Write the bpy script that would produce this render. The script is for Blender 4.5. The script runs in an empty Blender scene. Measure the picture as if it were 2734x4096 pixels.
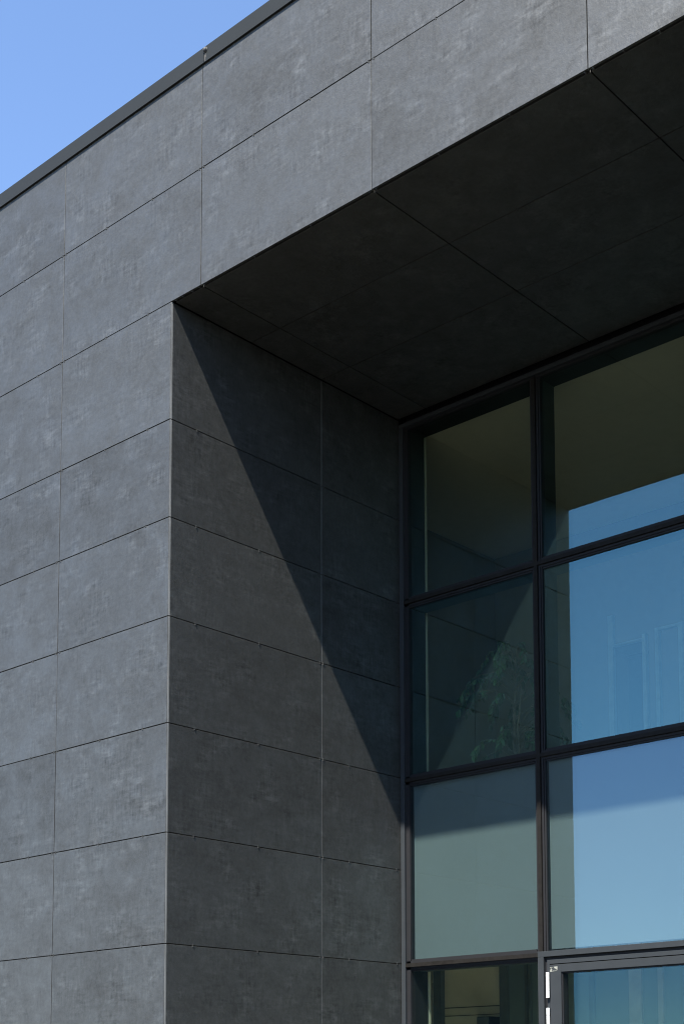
import bpy, bmesh, math, random
from mathutils import Vector, Matrix

random.seed(7)
scene = bpy.context.scene
COL = scene.collection

# ------------------------------------------------------------------ camera
cam_d = bpy.data.cameras.new('camera')
cam = bpy.data.objects.new('camera', cam_d)
COL.objects.link(cam)
cam_d.sensor_fit = 'AUTO'
cam_d.sensor_width = 36.0
cam_d.lens = 49.645
cam_d.shift_x = -0.10325
cam_d.shift_y = 0.42657
cam_d.clip_start = 0.05
cam_d.clip_end = 5000
_R = Matrix(((0.76735763, 0.06698607, 0.63771086),
             (0.64116123, -0.06676495, -0.76449638),
             (-0.00863388, 0.99551761, -0.09418146)))
cam.matrix_world = Matrix.Translation((5.4818, -4.4085, 1.6)) @ _R.to_4x4()
scene.camera = cam

# ------------------------------------------------------------------ light
SUN = Vector((0.25, -1.0, 1.44)).normalized()      # towards the sun
elev = math.asin(SUN.z)
azim = math.atan2(SUN.x, SUN.y)
world = bpy.data.worlds.new('World')
scene.world = world
world.use_nodes = True
wn = world.node_tree
bg = wn.nodes['Background']
sky = wn.nodes.new('ShaderNodeTexSky')
sky.sky_type = 'NISHITA'
sky.sun_disc = False
sky.sun_elevation = elev
sky.sun_rotation = azim
sky.altitude = 2000
sky.air_density = 1.0
sky.dust_density = 0.0
sky.ozone_density = 3.0
wn.links.new(sky.outputs[0], bg.inputs[0])
bg.inputs[1].default_value = 0.134
sun_d = bpy.data.lights.new('sun', 'SUN')
sun = bpy.data.objects.new('sun', sun_d)
COL.objects.link(sun)
sun_d.energy = 5.0
sun_d.angle = math.radians(0.6)
sun_d.color = (1.0, 0.96, 0.86)
sun.rotation_euler = SUN.to_track_quat('Z', 'Y').to_euler()
sun.location = SUN * 40

vs = scene.view_settings
vs.view_transform = 'Standard'
vs.look = 'None'
vs.exposure = 1.48
vs.gamma = 1.0
vs.use_curve_mapping = False
scene.cycles.filter_width = 1.1
scene.cycles.max_bounces = 12
scene.cycles.transparent_max_bounces = 24
scene.cycles.glossy_bounces = 4
scene.cycles.sample_clamp_indirect = 6.0

# ------------------------------------------------------------------ materials
def new_mat(name):
    m = bpy.data.materials.new(name)
    m.use_nodes = True
    return m, m.node_tree.nodes, m.node_tree.links

def flat_mat(name, col, rough=0.5, metal=0.0, spec=0.5, var=0.12, scale=14.0, bump=0.0, bscale=180.0):
    m, n, l = new_mat(name)
    b = n['Principled BSDF']
    b.inputs['Roughness'].default_value = rough
    b.inputs['Metallic'].default_value = metal
    b.inputs['Specular IOR Level'].default_value = spec
    tc = n.new('ShaderNodeTexCoord')
    nz = n.new('ShaderNodeTexNoise')
    nz.inputs['Scale'].default_value = scale
    nz.inputs['Detail'].default_value = 5
    l.new(tc.outputs['Object'], nz.inputs['Vector'])
    mr = n.new('ShaderNodeMapRange')
    mr.inputs['From Min'].default_value = 0.3
    mr.inputs['From Max'].default_value = 0.7
    mr.inputs['To Min'].default_value = 1 - var
    mr.inputs['To Max'].default_value = 1 + var
    l.new(nz.outputs['Fac'], mr.inputs['Value'])
    mx = n.new('ShaderNodeVectorMath')
    mx.operation = 'SCALE'
    mx.inputs[0].default_value = col
    l.new(mr.outputs[0], mx.inputs['Scale'])
    l.new(mx.outputs[0], b.inputs['Base Color'])
    if bump:
        n2 = n.new('ShaderNodeTexNoise')
        n2.inputs['Scale'].default_value = bscale
        l.new(tc.outputs['Object'], n2.inputs['Vector'])
        bp = n.new('ShaderNodeBump')
        bp.inputs['Strength'].default_value = bump
        bp.inputs['Distance'].default_value = 0.002
        l.new(n2.outputs['Fac'], bp.inputs['Height'])
        l.new(bp.outputs[0], b.inputs['Normal'])
    return m

def panel_mat(name):
    """large-format cement-look ceramic: cloudy, scraped, finely grained"""
    m, n, l = new_mat(name)
    b = n['Principled BSDF']
    tc = n.new('ShaderNodeTexCoord')
    oi = n.new('ShaderNodeObjectInfo')
    comb = n.new('ShaderNodeVectorMath'); comb.operation = 'SCALE'
    comb.inputs[0].default_value = (37.0, 53.0, 71.0)
    l.new(oi.outputs['Random'], comb.inputs['Scale'])
    add = n.new('ShaderNodeVectorMath'); add.operation = 'ADD'
    l.new(tc.outputs['Object'], add.inputs[0]); l.new(comb.outputs[0], add.inputs[1])
    def noise(scale, detail, rough=0.55, dist=0.0, stretch=None):
        t = n.new('ShaderNodeTexNoise')
        t.inputs['Scale'].default_value = scale
        t.inputs['Detail'].default_value = detail
        t.inputs['Roughness'].default_value = rough
        t.inputs['Distortion'].default_value = dist
        src = add.outputs[0]
        if stretch:
            mp = n.new('ShaderNodeVectorMath'); mp.operation = 'MULTIPLY'
            mp.inputs[1].default_value = stretch
            l.new(src, mp.inputs[0]); src = mp.outputs[0]
        l.new(src, t.inputs['Vector'])
        return t.outputs['Fac']
    def rng(v, a, bb, c, d, smooth=False):
        r = n.new('ShaderNodeMapRange')
        if smooth: r.interpolation_type = 'SMOOTHSTEP'
        for k, x in zip(('From Min', 'From Max', 'To Min', 'To Max'), (a, bb, c, d)):
            r.inputs[k].default_value = x
        l.new(v, r.inputs['Value']); return r.outputs[0]
    def math_(op, a, bb):
        q = n.new('ShaderNodeMath'); q.operation = op
        for i, x in enumerate((a, bb)):
            if isinstance(x, (int, float)): q.inputs[i].default_value = x
            else: l.new(x, q.inputs[i])
        return q.outputs[0]
    clouds = rng(noise(2.6, 4, 0.55, 0.5, (0.8, 0.8, 1.3)), 0.32, 0.68, -1, 1)
    mid = rng(noise(10.0, 5, 0.62, 0.6), 0.30, 0.70, -1, 1)
    scrape_v = rng(noise(26.0, 4, 0.6, 0.2, (2.2, 2.2, 0.45)), 0.30, 0.70, -1, 1)
    scrape_h = rng(noise(22.0, 4, 0.6, 0.2, (0.4, 0.4, 2.4)), 0.30, 0.70, -1, 1)
    speck = rng(noise(95.0, 3, 0.7), 0.62, 0.78, 0, 1)
    patch = rng(noise(5.0, 4, 0.6, 0.4), 0.46, 0.66, 0.12, 1)
    smudge = rng(noise(15.0, 6, 0.70, 0.3, (0.7, 0.7, 1.5)), 0.50, 0.72, 0, 1)
    fine = rng(noise(48.0, 5, 0.75), 0.32, 0.68, -1, 1)
    tone = math_('MULTIPLY', clouds, 0.11)
    tone = math_('ADD', tone, math_('MULTIPLY', mid, 0.10))
    sc = math_('MULTIPLY', math_('ADD', scrape_v, scrape_h), patch)
    tone = math_('ADD', tone, math_('MULTIPLY', sc, 0.21))
    tone = math_('ADD', tone, math_('MULTIPLY', speck, math_('MULTIPLY', patch, 0.16)))
    tone = math_('ADD', tone, math_('MULTIPLY', smudge, math_('MULTIPLY', patch, 0.52)))
    tone = math_('ADD', tone, math_('MULTIPLY', fine, 0.11))
    tone = math_('ADD', tone, rng(oi.outputs['Random'], 0, 1, 0.83, 0.95))
    colr = n.new('ShaderNodeVectorMath'); colr.operation = 'SCALE'
    colr.inputs[0].default_value = PANEL_COL
    l.new(tone, colr.inputs['Scale'])
    l.new(colr.outputs[0], b.inputs['Base Color'])
    rg = math_('ADD', math_('MULTIPLY', clouds, -0.03), math_('MULTIPLY', mid, -0.035))
    l.new(math_('ADD', rg, PANEL_ROUGH), b.inputs['Roughness'])
    l.new(math_('MULTIPLY', tone, PANEL_SPEC), b.inputs['Specular IOR Level'])
    b.inputs['Specular Tint'].default_value = (1.0, 0.985, 0.97, 1)
    grain = noise(230.0, 3, 0.7)
    gr2 = noise(70.0, 4, 0.65)
    h = math_('ADD', math_('MULTIPLY', grain, 0.35), math_('MULTIPLY', gr2, 0.6))
    h = math_('ADD', h, math_('MULTIPLY', noise(34.0, 5, 0.7), 0.5))
    bp = n.new('ShaderNodeBump')
    bp.inputs['Strength'].default_value = 0.8
    bp.inputs['Distance'].default_value = 0.0018
    l.new(h, bp.inputs['Height'])
    l.new(bp.outputs[0], b.inputs['Normal'])
    return m

PANEL_COL = (0.0314, 0.0321, 0.0312)
PANEL_ROUGH = 0.56
PANEL_SPEC = 0.74

def glass_mat(name, refl, base, tint, wave=0.0):
    """one face of a coated solar-control unit: mirror coat over a tinted, see-through body"""
    m, n, l = new_mat(name)
    n.remove(n['Principled BSDF'])
    out = n['Material Output']
    tr = n.new('ShaderNodeBsdfTransparent'); tr.inputs[0].default_value = (*tint, 1)
    gl = n.new('ShaderNodeBsdfGlossy'); gl.inputs['Color'].default_value = (*refl, 1)
    gl.inputs['Roughness'].default_value = 0.0
    lw = n.new('ShaderNodeLayerWeight'); lw.inputs['Blend'].default_value = 0.5
    pw = n.new('ShaderNodeMath'); pw.operation = 'POWER'; pw.inputs[1].default_value = 5.0
    l.new(lw.outputs['Facing'], pw.inputs[0])
    ad = n.new('ShaderNodeMath'); ad.operation = 'MULTIPLY_ADD'; ad.use_clamp = True
    ad.inputs[1].default_value = 1.0 - base; ad.inputs[2].default_value = base
    l.new(pw.outputs[0], ad.inputs[0])
    mx = n.new('ShaderNodeMixShader')
    l.new(ad.outputs[0], mx.inputs[0]); l.new(tr.outputs[0], mx.inputs[1]); l.new(gl.outputs[0], mx.inputs[2])
    l.new(mx.outputs[0], out.inputs['Surface'])
    if wave:
        tc = n.new('ShaderNodeTexCoord')
        nz = n.new('ShaderNodeTexNoise'); nz.inputs['Scale'].default_value = 1.3; nz.inputs['Detail'].default_value = 0.0
        l.new(tc.outputs['Object'], nz.inputs['Vector'])
        bp = n.new('ShaderNodeBump'); bp.inputs['Strength'].default_value = wave; bp.inputs['Distance'].default_value = 0.01
        l.new(nz.outputs['Fac'], bp.inputs['Height']); l.new(bp.outputs[0], gl.inputs['Normal'])
    return m

M = {}
M['panel'] = panel_mat('cement_look_panel')
M['membrane'] = flat_mat('black_membrane', (0.006, 0.006, 0.007), 0.9, spec=0.1)
M['anthracite'] = flat_mat('anthracite_paint', (0.028, 0.0315, 0.0355), 0.6, spec=0.10, var=0.05, bump=0.12, bscale=400)
M['coping'] = flat_mat('coping_paint', (0.0195, 0.0210, 0.0210), 0.55, spec=0.15, var=0.05, scale=3, bump=0.1, bscale=300)
M['cap'] = flat_mat('bronze_cap', (0.0130, 0.0118, 0.0110), 0.6, spec=0.08, var=0.25, scale=30)
M['gasket'] = flat_mat('black_gasket', (0.008, 0.008, 0.010), 0.7, spec=0.3)
M['inner_frame'] = flat_mat('inner_frame_paint', (0.018, 0.026, 0.028), 0.5)
M['alu'] = flat_mat('bare_aluminium', (0.19, 0.187, 0.18), 0.5, metal=0.1, var=0.08, scale=20)
M['steel'] = flat_mat('clip_steel', (0.055, 0.054, 0.052), 0.6, metal=0.0, spec=0.3, var=0.2)
M['white'] = flat_mat('white_enamel', (0.85, 0.85, 0.84), 0.3, var=0.02)
M['cream'] = flat_mat('cream_paint', (0.76, 0.74, 0.64), 0.8, var=0.03)
M['ceiling'] = flat_mat('ceiling_paint', (0.84, 0.76, 0.63), 0.85, var=0.03)
M['bead'] = flat_mat('bead_paint', (0.40, 0.38, 0.31), 0.8, var=0.05)
M['dark_wall'] = flat_mat('grey_wall_paint', (0.20, 0.168, 0.138), 0.8, var=0.04)
M['partition'] = flat_mat('partition_paint', (0.13, 0.18, 0.185), 0.7, var=0.04)
M['post'] = flat_mat('post_paint', (0.09, 0.115, 0.12), 0.5)
M['pale_post'] = flat_mat('pale_post_paint', (0.29, 0.305, 0.30), 0.5)
M['spandrel'] = flat_mat('pale_spandrel', (0.126, 0.127, 0.138), 0.8, var=0.03, scale=2)
M['floor'] = flat_mat('warm_floor_tiles', (0.55, 0.47, 0.37), 0.5, var=0.08)
M['roof'] = flat_mat('roof_felt', (0.06, 0.06, 0.06), 0.9)
M['asphalt'] = flat_mat('asphalt', (0.046, 0.042, 0.035), 0.9, var=0.25, scale=3, bump=0.4, bscale=90)
M['paving'] = flat_mat('warm_paving', (0.056, 0.044, 0.030), 0.85, var=0.15, scale=3)
M['leaf'] = flat_mat('leaf_green', (0.042, 0.115, 0.035), 0.40, var=0.35, scale=30)
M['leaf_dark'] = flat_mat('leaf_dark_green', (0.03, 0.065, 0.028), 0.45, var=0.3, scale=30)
M['bark'] = flat_mat('bark', (0.16, 0.13, 0.10), 0.9, var=0.3, scale=40)
M['pot'] = flat_mat('pot_glaze', (0.10, 0.10, 0.10), 0.4)
M['tape'] = flat_mat('tape_residue', (0.24, 0.24, 0.21), 0.9, var=0.3, scale=60)
M['streak'] = flat_mat('rust_streak', (0.115, 0.105, 0.095), 0.8, var=0.4, scale=80)
M['glass_front'] = glass_mat('glass_coated_face', (0.54, 0.98, 1.0), 0.14, (0.83, 0.88, 0.80), 0.035)
M['glass_back'] = glass_mat('glass_inner_face', (0.80, 0.95, 1.0), 0.020, (0.90, 0.95, 0.92), 0.02)
M['spandrel_glass'] = glass_mat('spandrel_glass_face', (0.62, 0.86, 1.0), 0.12, (0.66, 0.76, 0.76), 0.035)
M['clear_glass'] = glass_mat('clear_glass_face', (0.25, 0.66, 1.0), 0.05, (0.84, 0.91, 0.86), 0.035)

# ------------------------------------------------------------------ helpers
def link(name, me, mat, parent=None, loc=(0, 0, 0)):
    o = bpy.data.objects.new(name, me)
    COL.objects.link(o)
    if mat is not None and not me.materials:
        for mm in (mat if isinstance(mat, (list, tuple)) else [mat]):
            me.materials.append(M[mm])
    o.location = loc
    if parent: o.parent = parent
    return o

def bm_box(bm, a, b, mi=0):
    x0, y0, z0 = a; x1, y1, z1 = b
    v = [bm.verts.new(p) for p in ((x0,y0,z0),(x1,y0,z0),(x1,y1,z0),(x0,y1,z0),(x0,y0,z1),(x1,y0,z1),(x1,y1,z1),(x0,y1,z1))]
    fs = []
    for f in ((0,3,2,1),(4,5,6,7),(0,1,5,4),(1,2,6,5),(2,3,7,6),(3,0,4,7)):
        q = bm.faces.new([v[i] for i in f]); q.material_index = mi; fs.append(q)
    return fs

def done(bm, name):
    me = bpy.data.meshes.new(name)
    bm.to_mesh(me); bm.free()
    return me

def boxes(name, lst, mat, parent=None, bevel=0.0):
    bm = bmesh.new()
    for a, b in lst: bm_box(bm, a, b)
    if bevel:
        bmesh.ops.bevel(bm, geom=bm.edges[:], offset=bevel, segments=1, affect='EDGES')
    return link(name, done(bm, name), mat, parent)

def empty(name, label=None, cat=None, parent=None, loc=(0, 0, 0)):
    o = bpy.data.objects.new(name, None)
    COL.objects.link(o); o.location = loc
    if label: o['label'] = label
    if cat: o['category'] = cat
    if parent: o.parent = parent
    return o

_pm = {}
def panel(a, b, parent, name='cladding_panel'):
    """one panel: box centred on its own origin, mesh data shared by panels of one size"""
    s = tuple(round(b[i] - a[i], 4) for i in range(3))
    if s not in _pm:
        bm = bmesh.new()
        bm_box(bm, tuple(-q/2 for q in s), tuple(q/2 for q in s))
        bmesh.ops.bevel(bm, geom=bm.edges[:], offset=0.0007, segments=1, affect='EDGES')
        me = done(bm, 'cladding_panel'); me.materials.append(M['panel'])
        _pm[s] = me
    c = [(a[i] + b[i]) / 2 for i in range(3)]
    o = link(name, _pm[s], None, parent, c)
    return o

# ------------------------------------------------------------------ ground
g = boxes('ground', [((-400, -400, -0.5), (400, 400, -0.004))], 'asphalt'); g['kind'] = 'structure'
pv = boxes('pavement', [((-12, -2.6, -0.1), (14, 1.72, 0.0))], 'paving'); pv['kind'] = 'structure'

# ------------------------------------------------------------------ building
B = empty('office_building', 'flat-roofed building clad in charcoal cement-look panels with a recessed glazed entrance', 'building')
YG = 1.755
HT, H1, H2 = 6.83, 6.2255, 5.60
ROWS = [H2, 4.974, 4.4588, 3.945, 3.3976, 2.8453, 2.2916, 1.742, 1.19, 0.638, 0.06]
XC = [0.227, 1.397, 2.566]
RX = 3.060                      # unseen right end of the recess, set close in to block sky light
XL, XR = -6.0, 9.0
G, GV = 0.0023, 0.0023         # half widths of the joints

fw = boxes('front_wall', [((XL, 0.045, H2 + 0.035), (XR, 0.30, 6.80)),
                          ((XL, 0.045, 0.0), (-0.30, 0.30, H2 + 0.035)),
                          ((RX + .30, 0.045, 0.0), (XR, 0.30, H2 + 0.035))], 'membrane', B)
left_cols = [-0.9408 - 1.17 * k for k in range(0, 5)]
def span(cols):
    return list(zip(cols[:-1], cols[1:]))
top_cols = sorted([XL] + [c for c in left_cols if c > XL + .2] + XC + [3.736, 4.906, 6.076, 7.246, 8.416, XR])
for (z1, z0) in ((HT, H1), (H1, H2)):
    for (x0, x1) in span(top_cols):
        j = random.uniform(-.0006, .0006)
        panel((x0 + GV, j, z0 + G), (x1 - GV, 0.012 + j, z1 - (G if z1 != HT else 0)), fw)
low_cols = sorted([XL] + [c for c in left_cols if c > XL + .2] + [-0.0055 + GV])
for (z1, z0) in span(ROWS):
    for (x0, x1) in span(low_cols):
        j = random.uniform(-.0006, .0006)
        panel((x0 + GV, j, z0 + G), (x1 - GV, 0.012 + j, z1 - G), fw)
    for (x0, x1) in ((RX + .008, 3.736), (3.736, 4.906), (4.906, 6.076), (6.076, 7.246), (7.246, 8.416), (8.416, XR)):
        panel((x0 + GV, 0, z0 + G), (x1 - GV, 0.012, z1 - G), fw)

# recess side walls
rw = boxes('recess_wall', [((-0.30, 0.045, 0.0), (-0.040, 1.90, H2 + 0.035))], 'membrane', B)
YE = 1.0814
for (z1, z0) in span(ROWS):
    for (y0, y1) in ((0.0085 - GV, YE), (YE, YG - 0.012)):
        panel((-0.012, y0 + GV, z0 + G), (0.0, y1 - GV, z1 - G), rw)
rw2 = boxes('recess_wall', [((RX + .040, 0.045, 0.0), (RX + .30, 1.90, H2 + 0.035))], 'membrane', B)
for (z1, z0) in span(ROWS):
    for (y0, y1) in ((0.0085 - GV, YE), (YE, YG - 0.012)):
        panel((RX, y0 + GV, z0 + G), (RX + .012, y1 - GV, z1 - G), rw2)

# soffit
sf = boxes('soffit', [((-0.040, 0.30, H2 + 0.045), (RX + .040, 1.90, H2 + 0.30)),
                      ((-0.040, 0.030, H2 + 0.036), (RX + .040, 0.30, H2 + 0.044))], 'membrane', B)
sx = [0.004] + XC + [RX - .004]
for (x0, x1) in span(sx):
    for (y0, y1) in ((0.020, 0.5422), (0.5422, 1.079), (1.079, YG - 0.026)):
        panel((x0 + .003, y0 + .003, H2 + 0.001), (x1 - .003, y1 - .003, H2 + 0.013), sf)

# bright aluminium edge trims: outer corner and the open vertical joints of the recess wall
boxes('corner_trim', [((-0.0026, 0.0012, z0 + G), (-0.0008, 0.0105, z1 - G)) for (z1, z0) in span(ROWS)], 'alu', rw)
boxes('joint_profile', [((-0.0105, YE - 0.0012, z0 + G), (-0.0010, YE + 0.0012, z1 - G)) for (z1, z0) in span(ROWS)], 'alu', rw)

# panel clips: one mesh shared, each clip its own piece
def clip_mesh(kind):
    bm = bmesh.new()
    w, h = 0.0030, 0.0066
    if kind == 'front':   # on planes facing -y
        bm_box(bm, (-w, -0.0030, -h), (w, 0.004, -0.0018)); bm_box(bm, (-w, -0.0030, 0.0030), (w, 0.004, h))
        bm_box(bm, (-w, -0.0010, -0.0018), (w, 0.004, 0.0030))
    elif kind == 'side':  # facing +x
        bm_box(bm, (-0.004, -w, -h), (0.0030, w, -0.0018)); bm_box(bm, (-0.004, -w, 0.0030), (0.0030, w, h))
        bm_box(bm, (-0.004, -w, -0.0018), (0.0010, w, 0.0030))
    else:                 # soffit, facing down
        bm_box(bm, (-w, -h, -0.0030), (w, -0.0018, 0.004)); bm_box(bm, (-w, 0.0030, -0.0030), (w, h, 0.004))
        bm_box(bm, (-w, -0.0018, -0.0010), (w, 0.0030, 0.004))
    me = done(bm, 'panel_clip'); me.materials.append(M['steel'])
    return me
CM = {k: clip_mesh(k) for k in ('front', 'side', 'under')}
def clip(kind, x, y, z, parent):
    link('panel_clip', CM[kind], None, parent, (x, y, z))
clip_z = [r for r in ROWS if r > 1.9]
xs_low = []
for (x0, x1) in span(low_cols):
    if x1 < -2.2: continue
    last = x1 > -0.1
    xs_low += [x0 + 0.016, x0 + (x1 - x0) * 0.42, x0 + (x1 - x0) * 0.80]
    if not last: xs_low += [x1 - 0.016]
for z in clip_z[1:]:
    for x in xs_low:
        clip('front', x + random.uniform(-.006, .006), 0, z, fw)
for z in (H1,):
    for (x0, x1) in span(top_cols):
        if x1 < -2.2 or x0 > 3: continue
        for x in (x0 + 0.016, x0 + (x1 - x0) * 0.33, x0 + (x1 - x0) * 0.665, x1 - 0.016):
            clip('front', x, 0, z, fw)
for x in [q for q in xs_low if q < -0.02]:
    clip('front', x, 0, H2, fw)
for z in clip_z[1:]:
    for y in (0.174, 0.610, YE - 0.0135, YE + 0.0135, 1.30, 1.70):
        clip('side', 0, y, z, rw)
for (x0, x1) in span(sx):
    if x0 > 3: continue
    for y in (0.5422, 1.079):
        for x in (x0 + 0.018, x0 + (x1 - x0) * 0.35, x0 + (x1 - x0) * 0.68, x1 - 0.018):
            clip('under', x, y, H2 + 0.001, sf)
    for x in (x0 + 0.02, x0 + (x1 - x0) * 0.33, x0 + (x1 - x0) * 0.66, x1 - 0.02):
        clip('under', x, 0.012, H2 + 0.001, sf)

# roof, coping and the outer walls one cannot see from the forecourt
boxes('roof', [((XL + .02, 0.31, 6.30), (XR - .02, 8.9, 6.60))], 'roof', B)
ow = boxes('outer_wall', [((XL, 0.31, 0.0), (XL + 0.25, 9.0, 6.78)), ((XR - 0.25, 0.31, 0.0), (XR, 9.0, 6.78)),
                          ((XL + 0.26, 8.75, 0.0), (XR - 0.26, 9.0, 6.78))], 'dark_wall', B)
CZ0, CZ1 = 6.777, 6.859
bm = bmesh.new()
for (x0, x1) in ((XL - .02, -2.752), (-2.748, 0.2485), (0.2515, 3.248), (3.252, 6.248), (6.252, XR + .02)):
    bm_box(bm, (x0, -0.012, CZ0), (x1, -0.009, CZ1 - .003))
    bm_box(bm, (x0, -0.012, CZ1 - .003), (x1, 0.42, CZ1))
    bm_box(bm, (x0, -0.009, CZ0), (x1, 0.001, CZ0 + .003))
    bm_box(bm, (x0, 0.417, CZ0), (x1, 0.42, CZ1 - .003))
cop = link('roof_coping', done(bm, 'roof_coping'), 'coping', B)
boxes('coping_joiner', [((xj - .04, -0.0085, CZ0 + .004), (xj + .04, -0.006, CZ1 - .004)) for xj in (-2.75, 0.25, 3.25, 6.25)], 'coping', cop)
bm = bmesh.new()
bmesh.ops.create_cone(bm, cap_ends=True, segments=20, radius1=0.0155, radius2=0.0155, depth=0.003,
                      matrix=Matrix.Translation((0.262, -0.0137, 6.838)) @ Matrix.Rotation(math.pi/2, 4, 'X'))
bmesh.ops.create_uvsphere(bm, u_segments=20, v_segments=10, radius=0.0125,
                          matrix=Matrix.Translation((0.262, -0.0155, 6.838)) @ Matrix.Diagonal((1, 0.8, 1, 1)))
scr = link('coping_screw', done(bm, 'coping_screw'), 'steel', cop)
for p in scr.data.polygons: p.use_smooth = True
boxes('rust_streak', [((0.255, -0.0126, 6.782), (0.2575, -0.0120, 6.823)), ((0.261, -0.0126, 6.779), (0.2628, -0.0120, 6.822)),
                      ((0.2665, -0.0126, 6.796), (0.268, -0.0120, 6.824))], 'streak', cop)

# ------------------------------------------------------------------ glazed wall
GF = YG + 0.010                 # front face of the glass
GB = GF + 0.024
XM = [1.008, 2.002]
TZ = [4.456, 3.376, 2.281]
cw = boxes('window_frame', [((0.0025, 1.735, 0.0), (0.032, 1.90, 5.545)),
                            ((RX - .032, 1.735, 0.0), (RX - .0025, 1.90, 5.545)),
                            ((0.0025, 1.735, 5.5455), (RX - .0025, 1.90, 5.571))], 'anthracite', B, 0.0015)
boxes('window_gasket', [((0.0325, 1.750, 0.0), (0.062, 1.90, 5.530)), ((RX - .062, 1.750, 0.0), (RX - .0325, 1.90, 5.530)),
                        ((0.0325, 1.752, 5.5305), (RX - .0325, 1.90, 5.545)), ((0.0025, 1.80, 5.5715), (RX - .0025, 1.90, 5.643))], 'gasket', cw)  # last box added behind the head gap to stop light leaking in
def capped(name, lo, hi, axis):
    """mullion or transom: inner box, black gasket band, projecting bronze cap"""
    bm = bmesh.new()
    c = lo[2 - 0] if axis == 'h' else lo[0]
    if axis == 'v':
        x, z0, z1 = lo[0], lo[2], hi[2]
        bm_box(bm, (x - .030, GB + .0005, z0), (x + .030, GB + .112, z1), 2)
        bm_box(bm, (x - .034, YG + .001, z0), (x + .034, GB, z1), 1)
        bm_box(bm, (x - .025, YG - .006, z0), (x + .025, YG + .0005, z1), 1)
        bm_box(bm, (x - .0120, YG - .018, z0), (x + .0120, YG - .0065, z1), 0)
    else:
        x0, x1, z = lo[0], hi[0], lo[2]
        bm_box(bm, (x0 + .012, GB + .0005, z - .030), (x1 - .012, GB + .110, z + .030), 2)
        bm_box(bm, (x0 + .014, YG + .0015, z - .034), (x1 - .014, GB - .0005, z + .034), 1)
        bm_box(bm, (x0, YG - .005, z - .024), (x1, YG + .001, z + .024), 1)
        bm_box(bm, (x0 - (.0130 if x0 > .2 else 0), YG - .017, z - .0110), (x1 + (.0130 if x1 < 2.5 else 0), YG - .0055, z + .0110), 0)
    return link(name, done(bm, name), ['cap', 'gasket', 'inner_frame'], cw)
for x in XM:
    capped('mullion', (x, 0, 2.299 if x < 3.5 else 0.0), (x, 0, 5.5295), 'v')
edges = [0.030] + XM + [RX - .030]
for z in TZ:
    for i, (x0, x1) in enumerate(span(edges)):
        if z < 2.3 and 0 < i < 3: continue
        a = x0 + 0.0255 if i else 0.0325
        b = x1 - 0.0255 if i < 2 else RX - .0325
        capped('transom', (a, 0, z), (b, 0, z), 'h')
boxes('inner_jamb', [((0.003, 1.9005, 0.0), (0.064, GB + .112, 5.53)),
                     ((0.003, 1.9005, 5.5305), (RX, GB + .112, 5.575)), ((RX - .064, 1.9005, 0.0), (RX - .003, GB + .112, 5.53))], 'inner_frame', cw)
def pane(x0, x1, z0, z1, parent, yf=GF, name='glass_pane', kind='glass_front'):
    bm = bmesh.new()
    sx_, sz_ = (x1 - x0) / 2, (z1 - z0) / 2
    fs = bm_box(bm, (-sx_, 0, -sz_), (sx_, 0.024, sz_))
    for k, f in enumerate(fs): f.material_index = {2: 0, 4: 1}.get(k, 2)
    me = done(bm, name)
    o = link(name, me, [kind, 'glass_back', 'gasket'], parent, ((x0 + x1) / 2, yf, (z0 + z1) / 2))
    o.rotation_euler = (random.uniform(-1, 1) * math.radians(0.06), 0, random.uniform(-1, 1) * math.radians(0.06))
    return o
zb = [5.538] + TZ + [0.02]
for i, (x0, x1) in enumerate(span(edges)):
    for k, (z1, z0) in enumerate(span(zb)):
        if k == 3 and 0 < i < 3: continue
        a, b = x0 + .012, x1 - .012
        pane(a if i else 0.055, b if i < 2 else RX - .055, z0 + .012, z1 - .008 if k == 0 else z1 - .012, cw,
             kind=('glass_front', 'glass_front', 'spandrel_glass', 'clear_glass')[k])
        if k == 2:   # opaque panel behind the glass in front of the floor slab
            boxes('spandrel_panel', [((a + (.019 if i else .0075), GB + .0006, z0 + .031), (b - (.019 if i < 2 else .0075), GB + .016, z1 - .031))], 'spandrel', cw)

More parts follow.
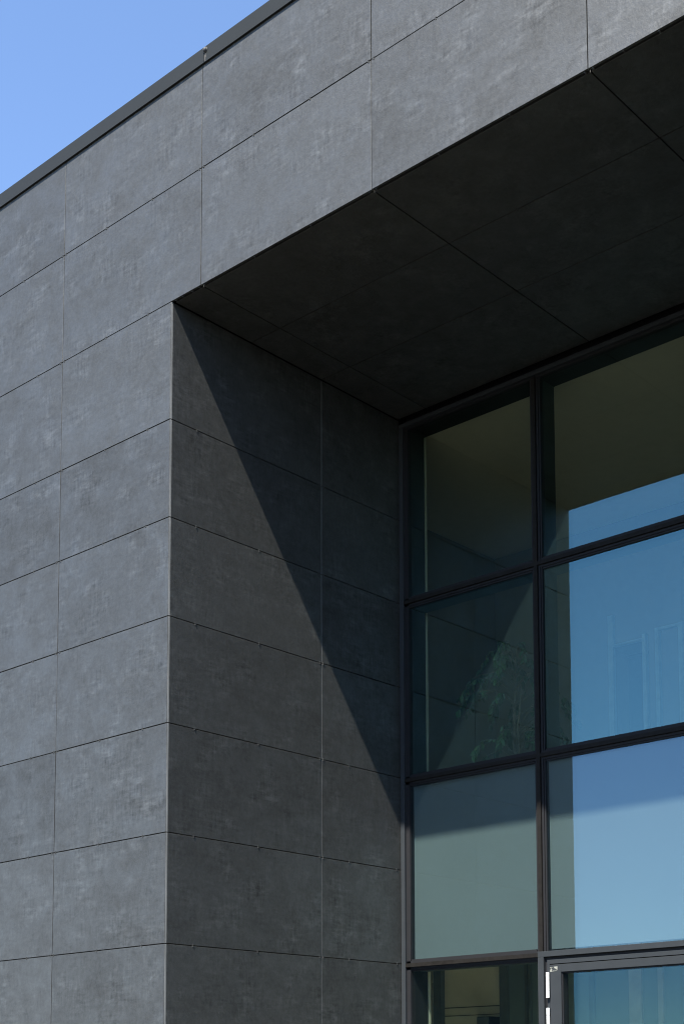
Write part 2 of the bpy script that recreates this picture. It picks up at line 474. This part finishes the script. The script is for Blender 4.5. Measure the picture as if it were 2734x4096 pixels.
# ------------------------------------------------------------------ entrance door
ed = boxes('door_frame', [((0.991, 1.728, 0.0), (1.030, 1.800, 2.2665)), ((0.991, 1.728, 2.267), (3.010, 1.800, 2.2975)),
                          ((2.971, 1.728, 0.0), (3.010, 1.800, 2.2665))], 'anthracite', B, 0.0012)
boxes('frame_rebate', [((1.0305, 1.748, 0.0), (1.046, 1.80, 2.2505)), ((1.0305, 1.748, 2.251), (2.9705, 1.80, 2.2665)),
                       ((2.955, 1.748, 0.0), (2.9705, 1.80, 2.2505))], 'gasket', ed)
boxes('frame_stop', [((1.0465, 1.737, 0.0), (1.064, 1.80, 2.2265)), ((1.0465, 1.737, 2.227), (2.9545, 1.80, 2.2500)),
                     ((2.937, 1.737, 0.0), (2.9545, 1.80, 2.2265))], 'anthracite', ed, 0.001)
for side, (dx0, dx1) in enumerate(((1.0675, 2.001), (2.005, 2.9335))):
    dl = boxes('entrance_door', [((dx0, 1.7335, 0.012), (dx0 + .072, 1.793, 2.2225)), ((dx1 - .072, 1.7335, 0.012), (dx1, 1.793, 2.2225)),
                                 ((dx0 + .0722, 1.7335, 2.181), (dx1 - .0722, 1.793, 2.2225)), ((dx0 + .0722, 1.7335, 0.012), (dx1 - .0722, 1.793, 0.10))],
               'anthracite', B, 0.0010)
    boxes('glazing_gasket', [((dx0 + .0724, 1.742, 0.1005), (dx0 + .079, 1.79, 2.1805)), ((dx1 - .079, 1.742, 0.1005), (dx1 - .0724, 1.79, 2.1805)),
                             ((dx0 + .0792, 1.742, 2.174), (dx1 - .0792, 1.79, 2.1805))], 'gasket', dl)
    pane(dx0 + .0745, dx1 - .0745, 0.101, 2.1795, dl, 1.752, kind='clear_glass')
    hx = 1.0575 if side == 0 else 2.943
    for ztop in (2.182, 0.75):
        for (za, zb_, zc, zd) in ((ztop, ztop - .137, ztop - .190, ztop - .327),):
            for (q1, q0, cuts) in ((za, zb_, (0.30, 0.70)), (zc, zd, (0.30, 0.70))):
                bm = bmesh.new()
                L = q1 - q0
                segs = ((0, cuts[0]), (cuts[0], cuts[1]), (cuts[1], 1))
                for (u, v) in segs:
                    h0, h1 = q1 - L * u - .0007, q1 - L * v + .0007
                    bmesh.ops.create_cone(bm, cap_ends=True, segments=20, radius1=0.0095, radius2=0.0095, depth=h0 - h1,
                                          matrix=Matrix.Translation((hx, 1.7262, (h0 + h1) / 2)))
                hg = link('hinge', done(bm, 'hinge'), 'white', dl)
    hs = dx1 - .036 if side == 0 else dx0 + .036
    bm = bmesh.new()
    bmesh.ops.create_cone(bm, cap_ends=True, segments=16, radius1=0.015, radius2=0.015, depth=1.0, matrix=Matrix.Translation((hs, 1.68, 1.05)))
    for zz in (0.65, 1.45):
        bmesh.ops.create_cone(bm, cap_ends=True, segments=12, radius1=0.008, radius2=0.008, depth=0.046,
                              matrix=Matrix.Translation((hs, 1.709, zz)) @ Matrix.Rotation(math.pi/2, 4, 'X'))
    link('door_handle', done(bm, 'door_handle'), 'steel', dl)
    if side == 0:
        bm = bmesh.new()
        def flatpoly(pts):
            y = 1.7330
            a = [bm.verts.new((px, y, pz)) for px, pz in pts]
            b = [bm.verts.new((px, y + .0004, pz)) for px, pz in pts]
            bm.faces.new(a); bm.faces.new(b[::-1])
            for i in range(len(pts)):
                j = (i + 1) % len(pts)
                bm.faces.new((a[j], a[i], b[i], b[j]))
        flatpoly([(1.091, 2.2105), (1.1165, 2.2120), (1.1170, 2.2095), (1.1165, 2.1910)])
        flatpoly([(1.069, 2.2060), (1.086, 2.2080), (1.090, 2.2095), (1.080, 2.2093), (1.069, 2.2085)])
        flatpoly([(1.0685, 2.1855), (1.079, 2.1850), (1.081, 2.1890), (1.0795, 2.1975), (1.077, 2.2030), (1.0745, 2.2035), (1.0725, 2.197), (1.0695, 2.193)])
        flatpoly([(1.081, 2.1860), (1.114, 2.1885), (1.113, 2.1900), (1.098, 2.1895), (1.090, 2.1905), (1.081, 2.1885)])
        flatpoly([(1.083, 2.1965), (1.087, 2.1968), (1.086, 2.1985), (1.083, 2.1983)])
        flatpoly([(1.096, 2.1978), (1.102, 2.1980), (1.100, 2.1998), (1.096, 2.1995)])
        link('tape_residue', done(bm, 'tape_residue'), 'tape', dl)

# ------------------------------------------------------------------ interior behind the glass
it = boxes('interior_wall', [
    ((-1.10, 1.91, 3.0), (-0.93, 4.10, 5.575)),                   # upper floor, left wall
    ((-0.929, 3.87, 3.0), (0.105, 4.10, 5.575)), ((0.42, 3.87, 3.0), (3.40, 4.10, 5.575)),
    ((0.105, 3.87, 4.665), (0.42, 4.10, 5.575)),
    ((0.105, 4.9, 3.0), (0.42, 5.0, 4.66)),
    ((3.25, 1.91, 3.0), (3.40, 3.869, 5.575))], 'dark_wall', B)
boxes('upper_ceiling', [((-1.10, 1.905, 5.580), (3.40, 5.0, 5.64))], 'ceiling', it)
boxes('upper_floor', [((-1.10, 1.905, 2.62), (3.40, 5.0, 2.998))], 'floor', it)
boxes('plaster_bead', [((-0.30, 1.9035, 3.0), (0.0625, 1.924, 5.574)), ((-0.30, 1.9035, 0.0), (0.0625, 1.928, 2.615))], 'bead', it)
# pale door casings on the upper back wall
for (x0, x1, z0, z1) in ((0.105, 0.145, 3.0, 4.89), (0.386, 0.415, 3.0, 4.70), (0.490, 0.520, 3.0, 4.72), (0.675, 0.715, 3.0, 4.72)):
    boxes('door_casing', [((x0, 3.835, z0), (x1, 3.869, z1))], 'pale_post', it)
boxes('casing_head', [((0.1455, 3.84, 4.66), (0.3855, 3.869, 4.675)), ((0.5205, 3.84, 4.70), (0.6745, 3.869, 4.72))], 'pale_post', it)
# entrance hall
lw = boxes('hall_wall', [((-2.3, 3.87, 0.02), (3.40, 4.05, 2.615)), ((-2.5, 1.94, 0.02), (-2.301, 4.05, 2.615)),
                         ((3.25, 1.91, 0.02), (3.40, 3.869, 2.615))], 'cream', B)
boxes('wall_groove', [((-1.455, 3.864, 2.161), (-0.8955, 3.8695, 2.168)), ((-1.455, 3.864, 2.10), (-0.8955, 3.8695, 2.105)),
                      ((-0.76, 3.864, 2.176), (-0.70, 3.8695, 2.182))], 'post', lw)
boxes('hall_floor', [((-2.5, 1.80, -0.02), (3.40, 4.2, 0.015))], 'floor', lw)
boxes('hall_ceiling', [((-2.5, 1.94, 2.616), (-1.101, 4.1, 2.70))], 'ceiling', lw)
for (x0, x1, z1, mat) in ((-1.587, -1.534, 2.363, 'pale_post'), (-1.531, -1.457, 2.60, 'post'), (-1.67, -1.590, 2.60, 'partition'),
                          (-0.893, -0.820, 2.60, 'post'), (-0.660, -0.640, 2.60, 'post'), (-0.628, -0.610, 2.60, 'post'),
                          (-0.10, -0.06, 2.60, 'post'), (0.23, 0.33, 2.60, 'pale_post'), (0.46, 0.50, 2.60, 'pale_post')):
    boxes('wall_post', [((x0, 3.82, 0.02), (x1, 3.869, z1))], mat, lw)
boxes('partition_panel', [((-0.8195, 3.845, 0.02), (-0.6605, 3.869, 2.60)), ((-0.6095, 3.845, 0.02), (-0.1005, 3.869, 2.60)),
                          ((-0.0595, 3.845, 0.02), (0.2295, 3.869, 2.60)), ((0.3305, 3.845, 0.02), (0.4595, 3.869, 2.60)), ((0.5005, 3.845, 0.02), (1.8, 3.869, 2.60))], 'partition', lw)
cb = boxes('wall_cabinet', [((-1.005, 3.70, 1.55), (-0.8935, 3.8625, 2.078))], 'membrane')
boxes('cabinet_door', [((-1.001, 3.688, 1.555), (-0.8975, 3.6995, 2.073))], 'post', cb)
cb['label'] = 'black narrow cabinet on the cream hall wall, seen through the lowest left pane'
cb['category'] = 'cabinet'

# ------------------------------------------------------------------ indoor tree behind the glass
T = empty('ficus_tree', 'bushy green indoor ficus tree standing behind the middle panes of the glazed recess', 'plant', loc=(0.20, 2.60, 3.0))
def tube(bm, pts, rads, seg=7):
    rings = []
    for i, p in enumerate(pts):
        p = Vector(p)
        d = (Vector(pts[min(i + 1, len(pts) - 1)]) - Vector(pts[max(i - 1, 0)])).normalized()
        a = d.orthogonal().normalized(); b = d.cross(a)
        rings.append([bm.verts.new(p + (a * math.cos(2 * math.pi * k / seg) + b * math.sin(2 * math.pi * k / seg)) * rads[i]) for k in range(seg)])
    for r0, r1 in zip(rings[:-1], rings[1:]):
        for k in range(seg):
            bm.faces.new((r0[k], r0[(k + 1) % seg], r1[(k + 1) % seg], r1[k]))
    bm.faces.new(rings[0][::-1]); bm.faces.new(rings[-1])
bm = bmesh.new()
bmesh.ops.create_cone(bm, cap_ends=True, segments=28, radius1=0.12, radius2=0.16, depth=0.28, matrix=Matrix.Translation((0, 0, 0.141)))
link('pot', done(bm, 'pot'), 'pot', T)
bm = bmesh.new()
tube(bm, [(0, 0, .28), (.01, 0, .5), (-.01, .01, .75), (.0, 0, 1.0), (.02, 0, 1.25)], [.016, .014, .013, .010, .005])
tube(bm, [(.03, .02, .28), (.05, .0, .5), (.04, -.02, .8), (.06, 0, 1.1)], [.012, .011, .009, .004])
link('trunk', done(bm, 'trunk'), 'bark', T)
rt = random.Random(21)
tips = []
bm = bmesh.new()
for k in range(46):
    z = rt.uniform(0.52, 1.28)
    a = rt.uniform(0, 2 * math.pi)
    prof = (0.43 if z < 1.1 else 0.43 - (z - 1.1) * 1.2) * rt.uniform(0.55, 1.0)
    p0 = Vector((0.01, 0, z))
    pts = [p0]
    for t in (0.35, 0.7, 1.0):
        r = prof * t
        pts.append(p0 + Vector((math.cos(a) * r * 1.0, math.sin(a) * r * 0.9, 0.16 * math.sin(t * 2.4) - 0.16 * t * t)))
    tube(bm, pts, [.004, .003, .002, .0012], 5)
    tips.append(pts)
link('branches', done(bm, 'branches'), 'bark', T)
def leaf_mesh(seed, mat):
    r = random.Random(seed)
    bm = bmesh.new()
    L, Wd = 0.050, 0.022
    prof = [0.0, 0.62, 1.0, 0.92, 0.55, 0.0]
    mid, lf, rg_ = [], [], []
    for i, p in enumerate(prof):
        t = i / (len(prof) - 1)
        zc = -0.012 * t * t + r.uniform(-.001, .001)
        mid.append(bm.verts.new((0, L * t, zc)))
        if 0 < i < len(prof) - 1:
            lf.append(bm.verts.new((-Wd / 2 * p, L * t, zc + 0.004 * p))); rg_.append(bm.verts.new((Wd / 2 * p, L * t, zc + 0.004 * p)))
    for s, flip in ((lf, 1), (rg_, 0)):
        chain = [mid[0]] + s + [mid[-1]]
        for i in range(len(prof) - 1):
            vs_ = [mid[i], mid[i + 1], chain[i + 1], chain[i]]
            vs_ = [v for j, v in enumerate(vs_) if v not in vs_[:j]]
            if len(vs_) > 2: bm.faces.new(vs_[::-1] if flip else vs_)
    me = done(bm, 'leaf'); me.materials.append(M[mat])
    for p in me.polygons: p.use_smooth = True
    return me
LM = [leaf_mesh(i, 'leaf' if i % 3 else 'leaf_dark') for i in range(6)]
spots = []
for pts in tips:
    for q in range(20):
        t = rt.uniform(0.30, 1.0) ** 0.8
        f = t * (len(pts) - 1); i = min(int(f), len(pts) - 2)
        p = pts[i].lerp(pts[i + 1], f - i)
        d = (pts[i + 1] - pts[i]).normalized()
        side = Vector((rt.uniform(-1, 1), rt.uniform(-1, 1), rt.uniform(-0.9, 0.35)))
        dirv = (d * 0.6 + side * 0.9 + Vector((0, 0, -0.55))).normalized()
        spots.append((p, dirv, rt.uniform(0.75, 1.25), rt.uniform(-0.9, 0.9)))
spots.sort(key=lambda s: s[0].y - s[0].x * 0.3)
def leaf_matrix(p, d, s, roll):
    y = d
    up = Vector((0.35, -0.55, 0.75))
    x = y.cross(up).normalized(); z = x.cross(y)
    m = Matrix((x, y, z)).transposed().to_4x4()
    return Matrix.Translation(p) @ m @ Matrix.Rotation(roll, 4, 'Y') @ Matrix.Scale(s, 4)
for k, s in enumerate(spots[:290]):
    o = link('leaf', LM[k % len(LM)], None, T)
    o.matrix_local = leaf_matrix(*s)
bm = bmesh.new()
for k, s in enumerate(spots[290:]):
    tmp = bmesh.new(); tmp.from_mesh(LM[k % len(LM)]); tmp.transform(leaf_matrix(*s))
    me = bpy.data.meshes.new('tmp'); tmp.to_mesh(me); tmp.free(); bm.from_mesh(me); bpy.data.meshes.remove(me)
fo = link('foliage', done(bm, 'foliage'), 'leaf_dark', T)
fo['kind'] = 'stuff'
